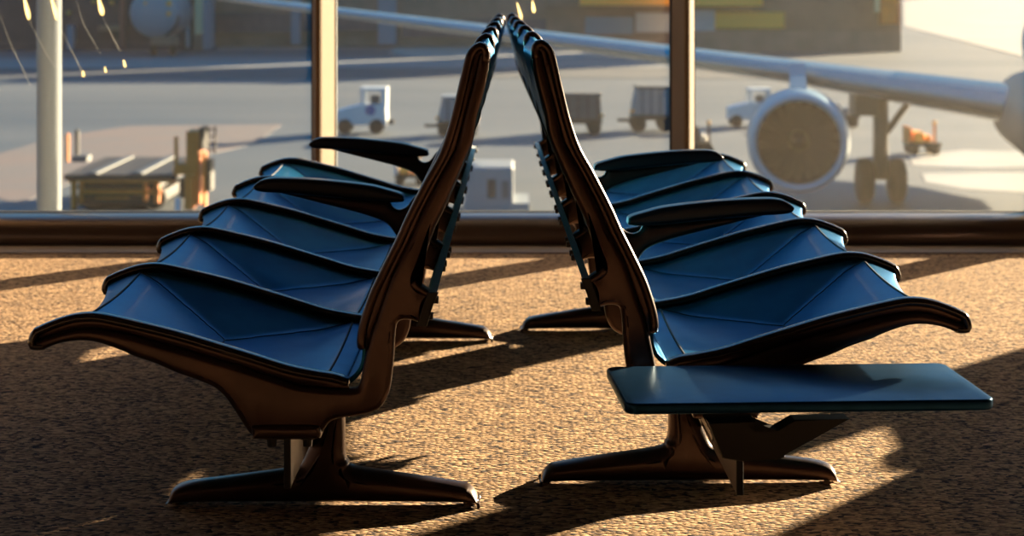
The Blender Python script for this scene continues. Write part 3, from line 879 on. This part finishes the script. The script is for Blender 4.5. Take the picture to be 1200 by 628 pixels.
# ---- water streaks on the glass
M['drip'] = bpy.data.materials.new('water_streak'); M['drip'].use_nodes = True
nt_ = M['drip'].node_tree; nt_.nodes.remove(nt_.nodes['Principled BSDF'])
tl = nt_.nodes.new('ShaderNodeBsdfTranslucent'); tl.inputs['Color'].default_value = (0.95, 0.85, 0.6, 1)
nt_.links.new(tl.outputs[0], nt_.nodes['Material Output'].inputs['Surface'])
M['trail'] = mat('dried_water_trail', (0.30, 0.32, 0.33), 0.6)
def streak(pts, rad, label):
    P = [at(px, py, YG - 0.001) for px, py in pts]
    bm = bmesh.new(); Q = [P[0].lerp(P[-1], 0) for _ in range(0)]
    pp = spline([(p.x, p.z) for p in P], 6); n = len(pp)
    rr = [max(rad * (0.35 + 0.65 * math.sin(PI * min(1, (i + .7) / n) ** 1.6)), 0.0004) for i in range(n)]
    add_tube(bm, [(p.x, YG - 0.001, p.y) for p in pp], rr, 8)
    return tag(obj('water_streak', bm, M['drip'] if rad > 0.002 else M['trail']), label, 'water streak', 'water streaks on the window')
streak([(27, -12), (30, 4), (32.5, 14), (34, 23)], .0085, 'bright thick water streak high on the left pane, left of the pale post')
streak([(58, -12), (62, 4), (65, 14), (66.5, 23)], .008, 'bright thick water streak on the glass across the pale post')
streak([(114, -12), (117, 4), (119, 12), (120, 18)], .010, 'bright thick water streak on the left pane right of the pale post')
streak([(34, 24), (45, 46), (56, 66), (64, 78)], .0016, 'thin faint trail running down from the leftmost bright streak')
streak([(72, 36), (84, 60), (93, 78), (97, 85)], .0016, 'thin faint trail on the left pane just right of the post')
streak([(120, 20), (130, 40), (136, 52), (140, 60)], .0018, 'thin faint trail below the bright streak before the hangar')
streak([(88, -4), (98, 28), (108, 46), (118, 64)], .0013, 'long thin faint trail before the dark hangar')
streak([(0, 18), (12, 50), (26, 80), (36, 102)], .0013, 'long thin faint trail at the left edge of the window')
streak([(97, 83), (97.6, 87), (98, 90)], .006, 'short bright drop on the left pane at the end of the trail beside the post')
streak([(145, 70), (146, 75), (147, 79)], .005, 'short bright drop on the left pane, farthest right of the drops')
streak([(123, 78), (123.6, 82), (124.2, 85)], .004, 'short drop on the left pane midway between two brighter drops')
streak([(606, 3), (608, 10), (610, 17), (611, 24)], .0055, 'bright water streak on the middle pane above the backrest tops')
streak([(624, 1), (625, 8), (626, 15)], .007, 'blotchy bright drop on the middle pane right of the streak above the backrests')


# ------------------------------------------------------------------ light
sdir = Vector((0.662, 0.749, 0.2126)).normalized()
su = bpy.data.lights.new('sun', 'SUN'); su.energy = 30.0; su.color = (1.0, 0.78, 0.50); su.angle = math.radians(0.6)
so = bpy.data.objects.new('sun', su); C.objects.link(so); so.rotation_euler = sdir.to_track_quat('Z', 'Y').to_euler(); so.location = (20, 25, 20)

w = bpy.data.worlds.new('sky'); S.world = w; w.use_nodes = True
nt = w.node_tree; N = nt.nodes; Lk = nt.links
bg = N['Background']
tc = N.new('ShaderNodeTexCoord'); sx_ = N.new('ShaderNodeSeparateXYZ'); Lk.new(tc.outputs['Generated'], sx_.inputs[0])
rp = N.new('ShaderNodeValToRGB'); e = rp.color_ramp.elements
e[0].position = 0.0; e[0].color = (0.32, 0.38, 0.40, 1)
e[1].position = 0.6; e[1].color = (0.03, 0.20, 0.48, 1)
q = e.new(0.10); q.color = (0.09, 0.36, 0.60, 1)
Lk.new(sx_.outputs['Z'], rp.inputs[0]); Lk.new(rp.outputs[0], bg.inputs['Color'])
bg.inputs['Strength'].default_value = 1.2

# ------------------------------------------------------------------ camera and view
cam = bpy.data.cameras.new('camera'); co = bpy.data.objects.new('camera', cam); C.objects.link(co)
co.location = (0, 0, H); co.rotation_euler = (PI / 2, 0, 0)
cam.sensor_width = 36.0; cam.lens = 36.0 * F / 1200.0
cam.shift_x = 0.0; cam.shift_y = -(314 - HOR) / 1200.0
cam.clip_end = 2000
cam.dof.use_dof = True; cam.dof.focus_distance = 3.75; cam.dof.aperture_fstop = 6.0
S.camera = co
S.view_settings.view_transform = 'Standard'; S.view_settings.look = 'None'
S.view_settings.gamma = 1.0; S.view_settings.exposure = 0.0; S.view_settings.use_curve_mapping = False
S.cycles.max_bounces = 8; S.cycles.transparent_max_bounces = 16; S.cycles.volume_bounces = 1
